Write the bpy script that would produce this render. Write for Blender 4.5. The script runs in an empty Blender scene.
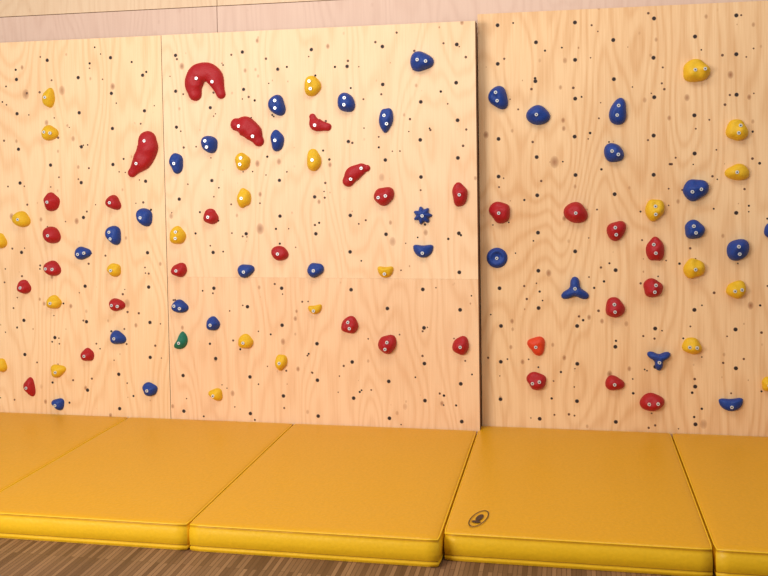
import bpy, math, random
from mathutils import Vector, noise, Matrix
random.seed(7)
sc=bpy.context.scene
sc.view_settings.view_transform='Standard'
COL=bpy.context.collection

# ------------------------------------------------------------ materials
def newmat(name):
    m=bpy.data.materials.new(name); m.use_nodes=True
    nt=m.node_tree; b=nt.nodes["Principled BSDF"]
    return m,nt,b
def lin(c):
    return tuple(((x/255)/12.92 if x/255<=.04045 else ((x/255+.055)/1.055)**2.4) for x in c)+(1,)
def N(nt,t,**k):
    n=nt.nodes.new(t)
    for a,v in k.items():
        if a in n.inputs.keys(): n.inputs[a].default_value=v
        else: setattr(n,a,v)
    return n
def math_(nt,op,a,b=None,c=None,clamp=False):
    n=nt.nodes.new("ShaderNodeMath"); n.operation=op; n.use_clamp=clamp
    for i,v in enumerate((a,b,c)):
        if v is None: continue
        if isinstance(v,(int,float)): n.inputs[i].default_value=v
        else: nt.links.new(v,n.inputs[i])
    return n.outputs[0]
def mix(nt,fac,a,b,mode='MIX'):
    n=nt.nodes.new("ShaderNodeMix"); n.data_type='RGBA'; n.blend_type=mode
    for s,v in ((0,fac),(6,a),(7,b)):
        if isinstance(v,(int,float,tuple)): n.inputs[s].default_value=v
        else: nt.links.new(v,n.inputs[s])
    return n.outputs[2]
def mapped(nt,scale,loc=(0,0,0),rot=(0,0,0)):
    tc=nt.nodes.new("ShaderNodeTexCoord"); mp=nt.nodes.new("ShaderNodeMapping")
    mp.inputs['Scale'].default_value=scale; mp.inputs['Location'].default_value=loc; mp.inputs['Rotation'].default_value=rot
    nt.links.new(tc.outputs['Object'],mp.inputs[0]); return mp.outputs[0]

def plywood(name,base,dark,seed,contrast=1.0,knots=1.0):
    m,nt,b=newmat(name)
    v=mapped(nt,(1.9,1,.42),(seed,seed*.7,seed*1.3))
    n1=N(nt,"ShaderNodeTexNoise",Scale=1.3,Detail=2.0,Roughness=.45); nt.links.new(v,n1.inputs['Vector'])
    s=math_(nt,'SINE',math_(nt,'MULTIPLY',n1.outputs['Fac'],150.0))
    s=math_(nt,'POWER',math_(nt,'MULTIPLY_ADD',s,.5,.5),2.2)
    v2=mapped(nt,(60,1,2.2),(seed,0,seed))
    n2=N(nt,"ShaderNodeTexNoise",Scale=2.0,Detail=4.0); nt.links.new(v2,n2.inputs['Vector'])
    v3=mapped(nt,(1.2,1,.9),(seed*2,0,seed))
    n3=N(nt,"ShaderNodeTexNoise",Scale=1.5,Detail=3.0); nt.links.new(v3,n3.inputs['Vector'])
    f=math_(nt,'MULTIPLY',s,.34*contrast)
    f=math_(nt,'ADD',f,math_(nt,'MULTIPLY_ADD',n2.outputs['Fac'],.9*contrast,-.36*contrast))
    f=math_(nt,'ADD',f,math_(nt,'MULTIPLY_ADD',n3.outputs['Fac'],.9*contrast,-.40*contrast),None,True)
    c=mix(nt,f,lin(base),lin(dark))
    # knots and flecks
    for sc_,thr,keep,st,am in ((4.6,.085,.45,11.,.8),(8.5,.10,.42,3.,.85),(13.,.11,.50,5.,.8)):
        vk=mapped(nt,(sc_*1.15,0,sc_*.8),(seed*st,0,seed*1.7+st))
        w=N(nt,"ShaderNodeTexVoronoi",Scale=1.0,Randomness=1.0); nt.links.new(vk,w.inputs['Vector'])
        sx=nt.nodes.new("ShaderNodeSeparateColor"); nt.links.new(w.outputs['Color'],sx.inputs[0])
        on=math_(nt,'GREATER_THAN',sx.outputs[0],keep)
        rad=math_(nt,'MULTIPLY_ADD',sx.outputs[1],thr,thr*.5)
        k=math_(nt,'SUBTRACT',1.0,math_(nt,'DIVIDE',w.outputs['Distance'],rad),None,True)
        k=math_(nt,'MULTIPLY',math_(nt,'MULTIPLY',math_(nt,'POWER',k,.6),on),am*knots)
        c=mix(nt,k,c,lin((136,74,34)))
    nt.links.new(c,b.inputs['Base Color'])
    b.inputs['Roughness'].default_value=.5
    b.inputs['Specular IOR Level'].default_value=.35
    bp=N(nt,"ShaderNodeBump",Strength=.06); nt.links.new(n2.outputs['Fac'],bp.inputs['Height']); nt.links.new(bp.outputs[0],b.inputs['Normal'])
    return m
def plain(name,col,rough=.5,metal=0,bump=0,bs=60,spec=.5):
    m,nt,b=newmat(name)
    v=mapped(nt,(1,1,1))
    n=N(nt,"ShaderNodeTexNoise",Scale=bs,Detail=3.0); nt.links.new(v,n.inputs['Vector'])
    c=lin(col); d=tuple(x*.82 for x in c[:3])+(1,)
    nt.links.new(mix(nt,n.outputs['Fac'],c,d),b.inputs['Base Color'])
    b.inputs['Roughness'].default_value=rough; b.inputs['Metallic'].default_value=metal
    b.inputs['Specular IOR Level'].default_value=spec
    if bump:
        bp=N(nt,"ShaderNodeBump",Strength=bump,Distance=.004); nt.links.new(n.outputs['Fac'],bp.inputs['Height']); nt.links.new(bp.outputs[0],b.inputs['Normal'])
    return m

M_ply=[plywood("plywood_a",(244,206,160),(218,166,112),1.3,.9),
       plywood("plywood_b",(245,208,166),(222,170,120),4.1,.8),
       plywood("plywood_c",(242,201,158),(216,162,113),7.7,.85),
       plywood("plywood_d",(240,200,152),(210,156,102),12.4,1.0)]
M_edge=plain("panel_edge",(120,80,50),.7)
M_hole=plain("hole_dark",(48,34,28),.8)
M_rim=plain("tnut_steel",(140,118,100),.4,.6)
M_screw=plain("screw_head",(110,74,50),.6)
M_red=plain("hold_red",(176,16,26),.52,bump=.6,bs=150,spec=.4)
M_blue=plain("hold_blue",(20,60,142),.52,bump=.6,bs=150,spec=.4)
M_yel=plain("hold_yellow",(234,184,30),.55,bump=.6,bs=150,spec=.4)
M_org=plain("hold_orange",(226,66,30),.52,bump=.6,bs=150,spec=.4)
M_grn=plain("hold_green",(14,112,88),.52,bump=.6,bs=150,spec=.4)
M_bolt=plain("bolt_steel",(225,225,225),.35,.3)
M_hex=plain("bolt_socket",(60,60,65),.5)
M_vinyl=plain("mat_vinyl",(224,162,22),.38,bump=.35,bs=70,spec=.35)
M_vside=plain("mat_vinyl_side",(244,190,26),.4,bump=.25,bs=70,spec=.4)
M_thread=plain("mat_stitch",(176,116,24),.6)
M_ink=plain("mat_print",(70,42,22),.6)

# ------------------------------------------------------------ mesh helper
class MB:
    def __init__(s): s.v=[];s.f=[];s.m=[]
    def quad(s,pts,mi=0):
        i=len(s.v); s.v+= [tuple(p) for p in pts]; s.f.append(tuple(range(i,i+len(pts)))); s.m.append(mi)
    def box(s,a,b,mi=0,mis=None):
        x0,y0,z0=a;x1,y1,z1=b; i=len(s.v)
        s.v+=[(x0,y0,z0),(x1,y0,z0),(x1,y1,z0),(x0,y1,z0),(x0,y0,z1),(x1,y0,z1),(x1,y1,z1),(x0,y1,z1)]
        F=[(0,3,2,1),(4,5,6,7),(0,1,5,4),(1,2,6,5),(2,3,7,6),(3,0,4,7)]
        for k,f in enumerate(F): s.f.append(tuple(i+j for j in f)); s.m.append(mi if mis is None else mis[k])
    def disc(s,c,r,n,mi,axis='y',off=0,r2=None,hgt=0):
        i=len(s.v); r2=r2 or r
        for rr,h in ((r,0),(r2,hgt)):
            for k in range(n):
                a=2*math.pi*k/n; s.v.append((c[0]+rr*math.cos(a),c[1]-h,c[2]+rr*math.sin(a)))
        s.f.append(tuple(i+n+k for k in range(n))); s.m.append(mi)
        for k in range(n):
            k2=(k+1)%n; s.f.append((i+k,i+k2,i+n+k2,i+n+k)); s.m.append(mi)
    def make(s,name,mats,smooth=False,loc=(0,0,0)):
        me=bpy.data.meshes.new(name); L=Vector(loc)
        me.from_pydata([tuple(Vector(p)-L) for p in s.v],[],s.f)
        for m in mats: me.materials.append(m)
        for p,mi in zip(me.polygons,s.m): p.material_index=mi; p.use_smooth=smooth
        me.update(); o=bpy.data.objects.new(name,me); o.location=loc; COL.objects.link(o); return o

# ------------------------------------------------------------ room shell
FZ=-.012
def floor_mat():
    m,nt,b=newmat("parquet")
    v=mapped(nt,(1,1,1),(0,0,0),(0,0,math.radians(90)))
    br=N(nt,"ShaderNodeTexBrick",Scale=1.0); br.offset=.37; br.offset_frequency=2
    br.inputs['Brick Width'].default_value=.32; br.inputs['Row Height'].default_value=.018
    br.inputs['Mortar Size'].default_value=.0012; br.inputs['Bias'].default_value=0
    br.inputs['Color1'].default_value=lin((164,124,88)); br.inputs['Color2'].default_value=lin((80,52,34)); br.inputs['Mortar'].default_value=lin((44,28,20))
    nt.links.new(v,br.inputs['Vector'])
    n=N(nt,"ShaderNodeTexNoise",Scale=1.0,Detail=4.0); nt.links.new(mapped(nt,(120,4,1)),n.inputs['Vector'])
    nt.links.new(mix(nt,.4,br.outputs['Color'],mix(nt,n.outputs['Fac'],lin((140,102,70)),lin((84,56,38)))),b.inputs['Base Color'])
    b.inputs['Roughness'].default_value=.45
    b.inputs['Specular IOR Level'].default_value=.3
    return m
fl=MB(); fl.box((-5,-7,FZ-.05),(4,.4,FZ)); fl.make("floor",[floor_mat()])
M_wash=plywood("whitewashed_board",(222,188,166),(198,158,136),21.0,.6,.15)
M_tan=plywood("warm_board",(228,196,160),(202,160,122),31.0,.6,.15)
bw=MB(); bw.box((-5,.25,FZ),(4,.35,3.6)); bw.make("wall_back",[M_tan])
b1=MB(); b1.box((-5,.16,2.05),(-1.472,.25,2.432)); b1.box((-1.468,.16,2.05),(4,.25,2.432)); b1.make("trim_1",[M_wash])
b2=MB(); b2.box((-5,.165,2.437),(-1.472,.25,2.9)); b2.box((-1.468,.165,2.437),(4,.25,2.9)); b2.make("trim_2",[M_tan])

# ------------------------------------------------------------ climbing panels
def panel(x0,x1,z0,z1,yf,yb,mat,cols,g0=.0015,zg=.0015):
    mb=MB(); g=g0
    mb.box((x0+g,yf,z0+zg),(x1-g,yb,z1-zg),0,(1,1,0,1,1,1))
    inside=lambda x,z:(x0+.03<x<x1-.03 and z0+.03<z<z1-.03)
    for (cx,odd) in cols:
        z=.145-(.1 if odd else 0)
        while z<z1-.02:
            if inside(cx,z):
                c=(cx+random.uniform(-.004,.004),yf,z+random.uniform(-.004,.004))
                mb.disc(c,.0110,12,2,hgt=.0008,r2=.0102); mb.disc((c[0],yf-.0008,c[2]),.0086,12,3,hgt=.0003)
            # fixing screws scattered between the sockets
            for _ in range(3):
                if random.random()<.6:
                    sx,sz=cx+random.uniform(-.095,.095),z+random.uniform(-.09,.09)
                    if inside(sx,sz):
                        r=random.uniform(.0038,.0075); mb.disc((sx,yf,sz),r,8,random.choice((3,4,4)),hgt=.0005)
            z+=.2
    return mb.make("plywood_climbing_panel",[mat,M_edge,M_rim,M_hole,M_screw])
cl=[(-2.445+.1965*k,k%2==1) for k in range(-7,13)]
cr=[(.12+.2*k,k%2==0) for k in range(0,14)]
H=2.2605; XS=.014
panel(-4.0,-1.741,FZ,H,0,.095,M_ply[0],cl)
panel(-1.741,XS,.905,H,0,.095,M_ply[1],cl,zg=.0002)
panel(-1.741,XS,FZ,.905,0.0,.095,M_ply[2],cl,zg=.0002)
panel(XS+.001,3.0,FZ,2.31,.095,.16,M_ply[3],[(x,o) for x,o in cr])

# ------------------------------------------------------------ holds
def finish(mb,verts2h,x,z,yf,bolts,name="climbing_hold",mat=None):
    for (a,b) in bolts:
        h=max([c for (p,q,c) in verts2h if (p-a)**2+(q-b)**2<.010**2] or [.02])
        c=(x+a,yf-h+.004,z+b)
        mb.disc(c,.0095,14,1,hgt=.006,r2=.0085); mb.disc((c[0],c[1]-.006,c[2]),.0040,6,2,hgt=.0004)
    o=mb.make(name,[mat,M_bolt,M_hex],smooth=True,loc=(x,yf,z))
    for p in o.data.polygons:
        if p.material_index: p.use_smooth=False
    return o
def outline(kind,n,ph):
    P=[]
    for k in range(n):
        t=2*math.pi*k/n; c,s=math.cos(t),math.sin(t)
        if kind=='tear': r=1+.38*max(0,c)**5+.05*math.cos(3*t+ph); p=(r*c,r*s)
        elif kind=='half':
            yy=s if s<0 else .34*s
            if s>=0: yy-=.22*(1-c*c)**2
            p=(c,yy)
        elif kind=='star':
            r=1+.2*math.cos(7*t); p=(r*c,r*s)
        elif kind=='tri':
            r=.42+.58*((1+math.cos(3*t-ph))/2)**1.6; p=(r*c,r*s)
        elif kind=='dish': p=(c,s)
        elif kind=='tee':
            r=.75+.45*max(0,math.cos(t-1.2))**4+.45*max(0,math.cos(t-2.6))**4+.35*max(0,math.cos(t+1.4))**4; p=(r*c,r*s)
        else:
            r=1+.07*math.cos(2*t+ph)+.06*math.cos(3*t+ph*2.3)+.03*math.cos(5*t+ph*1.7); p=(r*c,r*s)
        P.append(p)
    return P
def hold(col,x,z,w,h,kind='peb',ang=0,bolts=None,D=None,idx=0):
    x-=3.0; yf=.095 if x>.03 else 0.0
    rnd=random.Random(idx*13+5); ph=rnd.uniform(0,6.28); n=36
    P=outline(kind,n,ph if kind not in('tri',) else 0)
    a=math.radians(ang); P=[(p*math.cos(a)-q*math.sin(a),p*math.sin(a)+q*math.cos(a)) for p,q in P]
    x0=min(p for p,q in P);x1=max(p for p,q in P);z0=min(q for p,q in P);z1=max(q for p,q in P)
    P=[((p-(x0+x1)/2)/(x1-x0)*w,(q-(z0+z1)/2)/(z1-z0)*h) for p,q in P]
    cx=sum(p for p,q in P)/n; cy=sum(q for p,q in P)/n
    D=D or .42*min(w,h)+.012
    ox,oz=rnd.uniform(-.12,.12)*w,(.10+rnd.uniform(-.05,.08))*h
    mb=MB(); V=[]; R=[1,1.0,.985,.95,.88,.78,.66,.52,.38,.24,.12]
    for j,r in enumerate(R):
        for k,(p,q) in enumerate(P):
            if kind=='dish': hh=D*.8*min(1,(1-r**4))*(1 if r>.6 else .45+.55*(r/.6)**4)
            else: hh=D*(1-r**2.6)**.6
            pa=cx+(p-cx)*r+ox*(1-r)**1.2*.7; pb=cy+(q-cy)*r+oz*(1-r)**1.2*.7
            if j==0: hh=0
            else:
                hh+=D*.16*noise.noise(Vector((pa*22+idx*3.1,pb*22,idx)))*(1-r)**.5*2
                if kind=='peb' and D: # finger scoop above the centre
                    hh-=D*.30*math.exp(-(((pa-ox)/(.28*w))**2+((pb-.30*h)/(.12*h))**2))*(r<.97)
                hh=max(hh,0)
            V.append((pa,pb,hh))
    for (pa,pb,hh) in V: mb.v.append((x+pa,yf-hh,z+pb))
    for j in range(len(R)-1):
        for k in range(n):
            k2=(k+1)%n; mb.f.append((j*n+k,j*n+k2,(j+1)*n+k2,(j+1)*n+k)); mb.m.append(0)
    b0=(len(R)-1)*n; mb.f.append(tuple(b0+k for k in range(n))); mb.m.append(0)
    if bolts is None:
        if max(w,h)>.095 and kind in('peb','tear'):
            e=.2*max(w,h); a2=a if w>h else math.pi/2+rnd.uniform(-.3,.3)
            if w>h: a2+=rnd.uniform(-.3,.3)
            bolts=[(ox*.5+e*math.cos(a2),e*math.sin(a2)),(ox*.5-e*.75*math.cos(a2),-e*.75*math.sin(a2))] if rnd.random()<.6 else [(ox*.5,0)]
        else: bolts=[(cx*.5,cy)]
    M={'y':M_yel,'b':M_blue,'r':M_red,'o':M_org,'g':M_grn}[col]
    return finish(mb,V,x,z,yf,bolts,mat=M)
def swept(col,x,z,sp,rad,bolts,D=1.0,idx=0):
    x-=3.0; yf=0.0; n=8
    P=[Vector((a,b)) for a,b in sp]; E=[P[0]*2-P[1]]+P+[P[-1]*2-P[-2]]; Q=[];RR=[]
    for i in range(len(P)-1):
        for k in range(n):
            t=k/n; p0,p1,p2,p3=E[i:i+4]
            Q.append(.5*((2*p1)+(p2-p0)*t+(2*p0-5*p1+4*p2-p3)*t*t+(3*p1-p0-3*p2+p3)*t**3)); s=t*t*(3-2*t); RR.append(rad[i]*(1-s)+rad[i+1]*s)
    Q.append(P[-1]); RR.append(rad[-1])
    d0=(Q[0]-Q[1]).normalized(); d1=(Q[-1]-Q[-2]).normalized(); r0,r1=RR[0],RR[-1]
    pre=[(Q[0]+d0*r0*math.sin(t),r0*math.cos(t)) for t in (1.5,1.15,.8,.4)]
    post=[(Q[-1]+d1*r1*math.sin(t),r1*math.cos(t)) for t in (.4,.8,1.15,1.5)]
    Q=[p for p,_ in pre]+Q+[p for p,_ in post]; RR=[r for _,r in pre]+RR+[r for _,r in post]
    m=13; mb=MB(); V=[]
    for i,(q,r) in enumerate(zip(Q,RR)):
        T=(Q[min(i+1,len(Q)-1)]-Q[max(i-1,0)]).normalized(); Nn=Vector((-T.y,T.x))
        for k in range(m):
            t=math.pi*k/(m-1); p=q+Nn*r*math.cos(t)
            hh=D*r*1.05*math.sin(t)**.75 if 0<k<m-1 else 0
            if 0<k<m-1: hh+=.12*r*noise.noise(Vector((p.x*25,p.y*25,idx)))
            V.append((p.x,p.y,hh)); mb.v.append((x+p.x,yf-hh,z+p.y))
    for i in range(len(Q)-1):
        for k in range(m-1):
            mb.f.append((i*m+k,i*m+k+1,(i+1)*m+k+1,(i+1)*m+k)); mb.m.append(0)
    mb.f.append(tuple(range(m))); mb.m.append(0); mb.f.append(tuple((len(Q)-1)*m+k for k in range(m))); mb.m.append(0)
    return finish(mb,V,x,z,yf,bolts,mat={'r':M_red,'b':M_blue}[col])

HOLDS=[ # colour, x+3, z, width, height, kind, angle
('y',.562,1.932,.076,.115,'peb',0),('y',.566,1.732,.102,.090,'tear',0),('y',2.131,1.949,.092,.112,'peb',0),
('y',1.723,1.547,.087,.100,'peb',0),('y',2.130,1.549,.080,.122,'peb',0),('y',1.726,1.346,.080,.112,'peb',0),
('y',1.332,1.142,.094,.102,'peb',0),('y',.365,1.236,.114,.094,'tear',-20),('y',.937,.942,.082,.078,'peb',0),
('y',.558,.755,.092,.080,'peb',0),('y',2.515,.940,.088,.062,'half',0),('y',2.118,.734,.078,.054,'half',8),
('y',1.717,.550,.088,.082,'peb',0),('y',1.920,.434,.070,.090,'peb',0),('y',1.530,.244,.084,.072,'tee',10),
('y',.570,.350,.096,.078,'tee',-30),('y',.205,.376,.070,.08,'peb',0),('y',4.131,1.972,.134,.118,'peb',0),
('y',4.325,1.664,.110,.110,'peb',0),('y',4.325,1.451,.120,.086,'tear',180),('y',3.922,1.258,.098,.116,'peb',0),
('y',4.116,.958,.108,.106,'peb',0),('y',4.320,.851,.098,.094,'peb',0),('y',4.104,.556,.100,.088,'peb',0),
('y',4.475,.369,.060,.074,'peb',0),
('b',2.730,2.060,.126,.108,'tear',-8),('b',1.925,1.851,.098,.116,'tear',-40),('b',2.315,1.856,.096,.106,'tear',-45),
('b',2.531,1.753,.078,.132,'peb',0),('b',3.121,1.863,.106,.126,'tear',-50),('b',3.330,1.766,.126,.106,'tear',-10),
('b',3.737,1.774,.088,.140,'tear',60),('b',3.718,1.561,.102,.100,'tear',-30),('b',1.530,1.645,.096,.098,'tear',-60),
('b',1.924,1.659,.076,.120,'peb',0),('b',1.331,1.543,.080,.118,'peb',0),('b',1.132,1.242,.094,.104,'tear',-60),
('b',.938,1.140,.092,.110,'tear',-60),('b',.749,1.038,.100,.076,'tear',8),('b',1.728,.940,.098,.076,'tear',20),
('b',2.126,.947,.094,.082,'peb',0),('b',1.333,.740,.100,.076,'tear',-10),('b',1.528,.646,.080,.080,'peb',0),
('b',.952,.556,.096,.080,'tear',-20),('b',1.138,.262,.090,.080,'peb',0),('b',.560,.156,.080,.070,'tee',0),
('b',2.724,1.244,.100,.098,'star',0),('b',2.722,1.053,.110,.070,'half',0),('b',3.106,1.009,.112,.110,'dish',0),
('b',3.514,.852,.144,.120,'tri',90),('b',4.125,1.360,.128,.114,'peb',0),('b',4.120,1.160,.100,.100,'peb',0),
('b',4.330,1.054,.110,.112,'tear',50),('b',3.939,.472,.118,.100,'tri',150),('b',4.295,.257,.120,.070,'half',4),
('r',2.513,1.347,.112,.102,'peb',0),('r',2.922,1.354,.082,.130,'peb',0),('r',.564,1.335,.094,.110,'peb',0),
('r',.945,1.328,.092,.086,'tear',-40),('r',1.530,1.245,.088,.088,'peb',0),('r',.556,1.143,.108,.098,'tear',-30),
('r',.553,.950,.106,.090,'tear',-20),('r',.370,.841,.084,.082,'peb',0),('r',1.332,.945,.094,.082,'peb',0),
('r',1.925,1.040,.098,.082,'tear',-20),('r',.952,.743,.096,.074,'tear',-10),('r',2.312,.652,.096,.096,'peb',0),
('r',2.518,.548,.102,.106,'peb',0),('r',2.915,.551,.090,.102,'peb',0),('r',.757,.453,.080,.076,'peb',0),
('r',.380,.253,.076,.114,'tee',20),('r',3.121,1.252,.114,.118,'peb',0),('r',3.520,1.250,.126,.112,'tear',-20),
('r',3.728,1.152,.100,.106,'tear',45),('r',3.922,1.060,.094,.126,'peb',0),('r',3.912,.856,.100,.100,'peb',0),
('r',3.720,.751,.100,.108,'peb',0),('r',3.308,.350,.106,.098,'peb',0),('r',3.716,.352,.100,.080,'tear',-10),
('r',3.904,.257,.126,.096,'tear',10),('o',3.308,.538,.094,.104,'tee',0),('g',1.332,.546,.082,.102,'half',60),
('y',.222,1.110,.09,.09,'peb',0),('b',4.485,1.155,.06,.09,'peb',0)]
for i,(c,x,z,w,h,k,a) in enumerate(HOLDS):
    bl=None
    if k in('half','tri','star','tee','dish'): bl=[(0,-.1*h if k=='half' else 0)]
    hold(c,x,z,w,h,k,a,bolts=bl,D={'half':.035,'tri':.04,'star':.035,'tee':.035,'dish':.045}.get(k),idx=i)
q=.0052
def S(c,pts): return [((a-c[0])*q,-(b-c[1])*q) for a,b in pts]
c=(205,83); swept('r',1.517,1.983,S(c,[(193,94),(192,84),(196,74),(206,71),(215,77),(222,95)]),[.038,.052,.056,.054,.050,.026],S(c,[(198,78),(215,82)]),.85,1)
c=(141,153); swept('r',1.122,1.604,S(c,[(149,139),(149,148),(143,160),(130,174)]),[.052,.060,.056,.026],S(c,[(149,140),(139,164)]),.9,2)
c=(247,131); swept('r',1.750,1.715,S(c,[(236,124),(245,126),(254,133),(260,142)]),[.036,.056,.050,.030],S(c,[(241,126),(256,137)]),.9,3)
c=(319,123); swept('r',2.161,1.752,S(c,[(312,117),(316,125),(328,128)]),[.018,.036,.022],S(c,[(316,126)]),.9,4)
c=(355,175); swept('r',2.360,1.464,S(c,[(347,181),(352,174),(361,169),(367,168)]),[.032,.042,.032,.018],S(c,[(351,179),(362,168)]),.9,5)

# ------------------------------------------------------------ crash mats
def crash_mat(x0,x1,y0,y1,z0=FZ,z1=.10,emblem=False,idx=0):
    r=.014; mb=MB(); g=.003
    x0+=g;x1-=g
    nx,ny=28,40
    def top(u,v):
        x=x0+r+(x1-x0-2*r)*u; y=y0+r+(y1-y0-2*r)*v
        e=min(u,1-u,v,1-v)
        return (x,y,z1+.0035*min(1,e*8)+.0022*noise.noise(Vector((x*3,y*3,idx))))
    for j in range(ny+1):
        for i in range(nx+1): mb.v.append(top(i/nx,j/ny))
    for j in range(ny):
        for i in range(nx):
            a=j*(nx+1)+i; mb.f.append((a,a+1,a+nx+2,a+nx+1)); mb.m.append(0)
    loop=[(i,0) for i in range(nx)]+[(nx,j) for j in range(ny)]+[(i,ny) for i in range(nx,0,-1)]+[(0,j) for j in range(ny,0,-1)]
    prev=[j*(nx+1)+i for i,j in loop]; n=len(loop)
    prof=[(.5,-.15),(.87,-.5),(1,-1)]
    def off(i,j,o,z):
        x,y,_=top(i/nx,j/ny)
        dx=(-o if i==0 else (o if i==nx else 0)); dy=(-o if j==0 else (o if j==ny else 0))
        if dx and dy: dx*=.72; dy*=.72
        return (x+dx,y+dy,z)
    seq=[(r*a,z1+r*b,0) for a,b in prof]
    hh=z1-r-z0
    seq+=[(r-.0005,z1-r-.004,1),(r+.003,z1-r-.010,1),(r+.004,z1-r-hh*.45,1),(r+.002,z0+.026,1),(r-.002,z0+.022,2),(r+.003,z0+.017,1),(r+.001,z0+.006,1),(r-.008,z0,1)]
    for o,z,mi in seq:
        cur=[]
        for (i,j) in loop:
            mb.v.append(off(i,j,o+(.0016*noise.noise(Vector((i*.4,j*.4,z*20+idx))) if z>z0 else 0),z)); cur.append(len(mb.v)-1)
        for k in range(n):
            k2=(k+1)%n; mb.f.append((prev[k],cur[k],cur[k2],prev[k2])); mb.m.append(mi)
        prev=cur
    mb.f.append(tuple(prev)); mb.m.append(1)
    pts=[off(i,j,r*.86,z1-r*.42) for i,j in loop]
    m=6; base=len(mb.v)
    for k,(i,j) in enumerate(loop):
        p=Vector(pts[k]); T=(Vector(pts[(k+1)%n])-Vector(pts[k-1])).normalized(); U=Vector((0,0,1)); W=T.cross(U)
        for s in range(m):
            a=2*math.pi*s/m; mb.v.append(tuple(p+(W*math.cos(a)+U*math.sin(a))*.0035))
    for k in range(n):
        for s in range(m):
            k2=(k+1)%n;s2=(s+1)%m; mb.f.append((base+k*m+s,base+k*m+s2,base+k2*m+s2,base+k2*m+s)); mb.m.append(1)
    if emblem:
        ex,ey=.126,-1.262; ez=z1+.0060; a0=math.radians(-12); n2=32
        def E(rx,ry,t,dx=0,dy=0):
            px,py=rx*math.cos(t)+dx,ry*math.sin(t)+dy
            return (ex+px*math.cos(a0)-py*math.sin(a0),ey+px*math.sin(a0)+py*math.cos(a0),ez)
        for k in range(n2):
            t,t2=2*math.pi*k/n2,2*math.pi*(k+1)/n2
            mb.quad([E(.032,.092,t),E(.032,.092,t2),E(.028,.085,t2),E(.028,.085,t)],3)
        mb.quad([E(.013,.036,2*math.pi*k/20,0,.01) for k in range(20)],3)
        mb.quad([E(.019,.012,2*math.pi*k/20,0,-.036) for k in range(20)],3)
    return mb.make("crash_mat",[M_vinyl,M_vside,M_thread,M_ink],smooth=True)
crash_mat(-3.0,-1.996,-1.48,-.008,idx=1)
crash_mat(-1.994,-1.014,-1.48,-.008,idx=2)
crash_mat(-1.012,-.002,-1.48,-.008,idx=3)
crash_mat(.002,.996,-1.41,.088,emblem=True,idx=4)
crash_mat(1.000,2.02,-1.41,.088,idx=5)

# ------------------------------------------------------------ light
def area(name,loc,target,sx,sy,power,col=(1,1,1)):
    l=bpy.data.lights.new(name,'AREA'); l.shape='RECTANGLE'; l.size=sx; l.size_y=sy; l.energy=power; l.color=col
    o=bpy.data.objects.new(name,l); o.location=loc; o.rotation_euler=(Vector(target)-Vector(loc)).to_track_quat('-Z','Y').to_euler(); COL.objects.link(o); return o
area("window_light",(-2.6,-4.4,2.0),(-1.0,0,1.6),1.8,1.4,140,(1,.975,.95))
area("overhead_fill",(0,-2.2,4.0),(0,-.5,0),3.0,1.0,65,(1,.97,.93))  # added fill from above to soften contrast, not a real fixture
w=bpy.data.worlds.new("world"); sc.world=w; w.use_nodes=True
w.node_tree.nodes["Background"].inputs[0].default_value=(1,.97,.94,1); w.node_tree.nodes["Background"].inputs[1].default_value=.42

# ------------------------------------------------------------ camera
cd=bpy.data.cameras.new("camera"); cam=bpy.data.objects.new("camera",cd); COL.objects.link(cam)
cam.location=(.4897,-4.9359,1.5129)
M=Matrix.Rotation(.1955,3,'Z')@Matrix.Rotation(math.pi/2-.0423,3,'X')@Matrix.Rotation(-.0161,3,'Z')
cam.rotation_euler=M.to_euler()
cd.sensor_width=36; cd.lens=938.38/768*36; cd.shift_y=(205.26-288)/768
sc.camera=cam
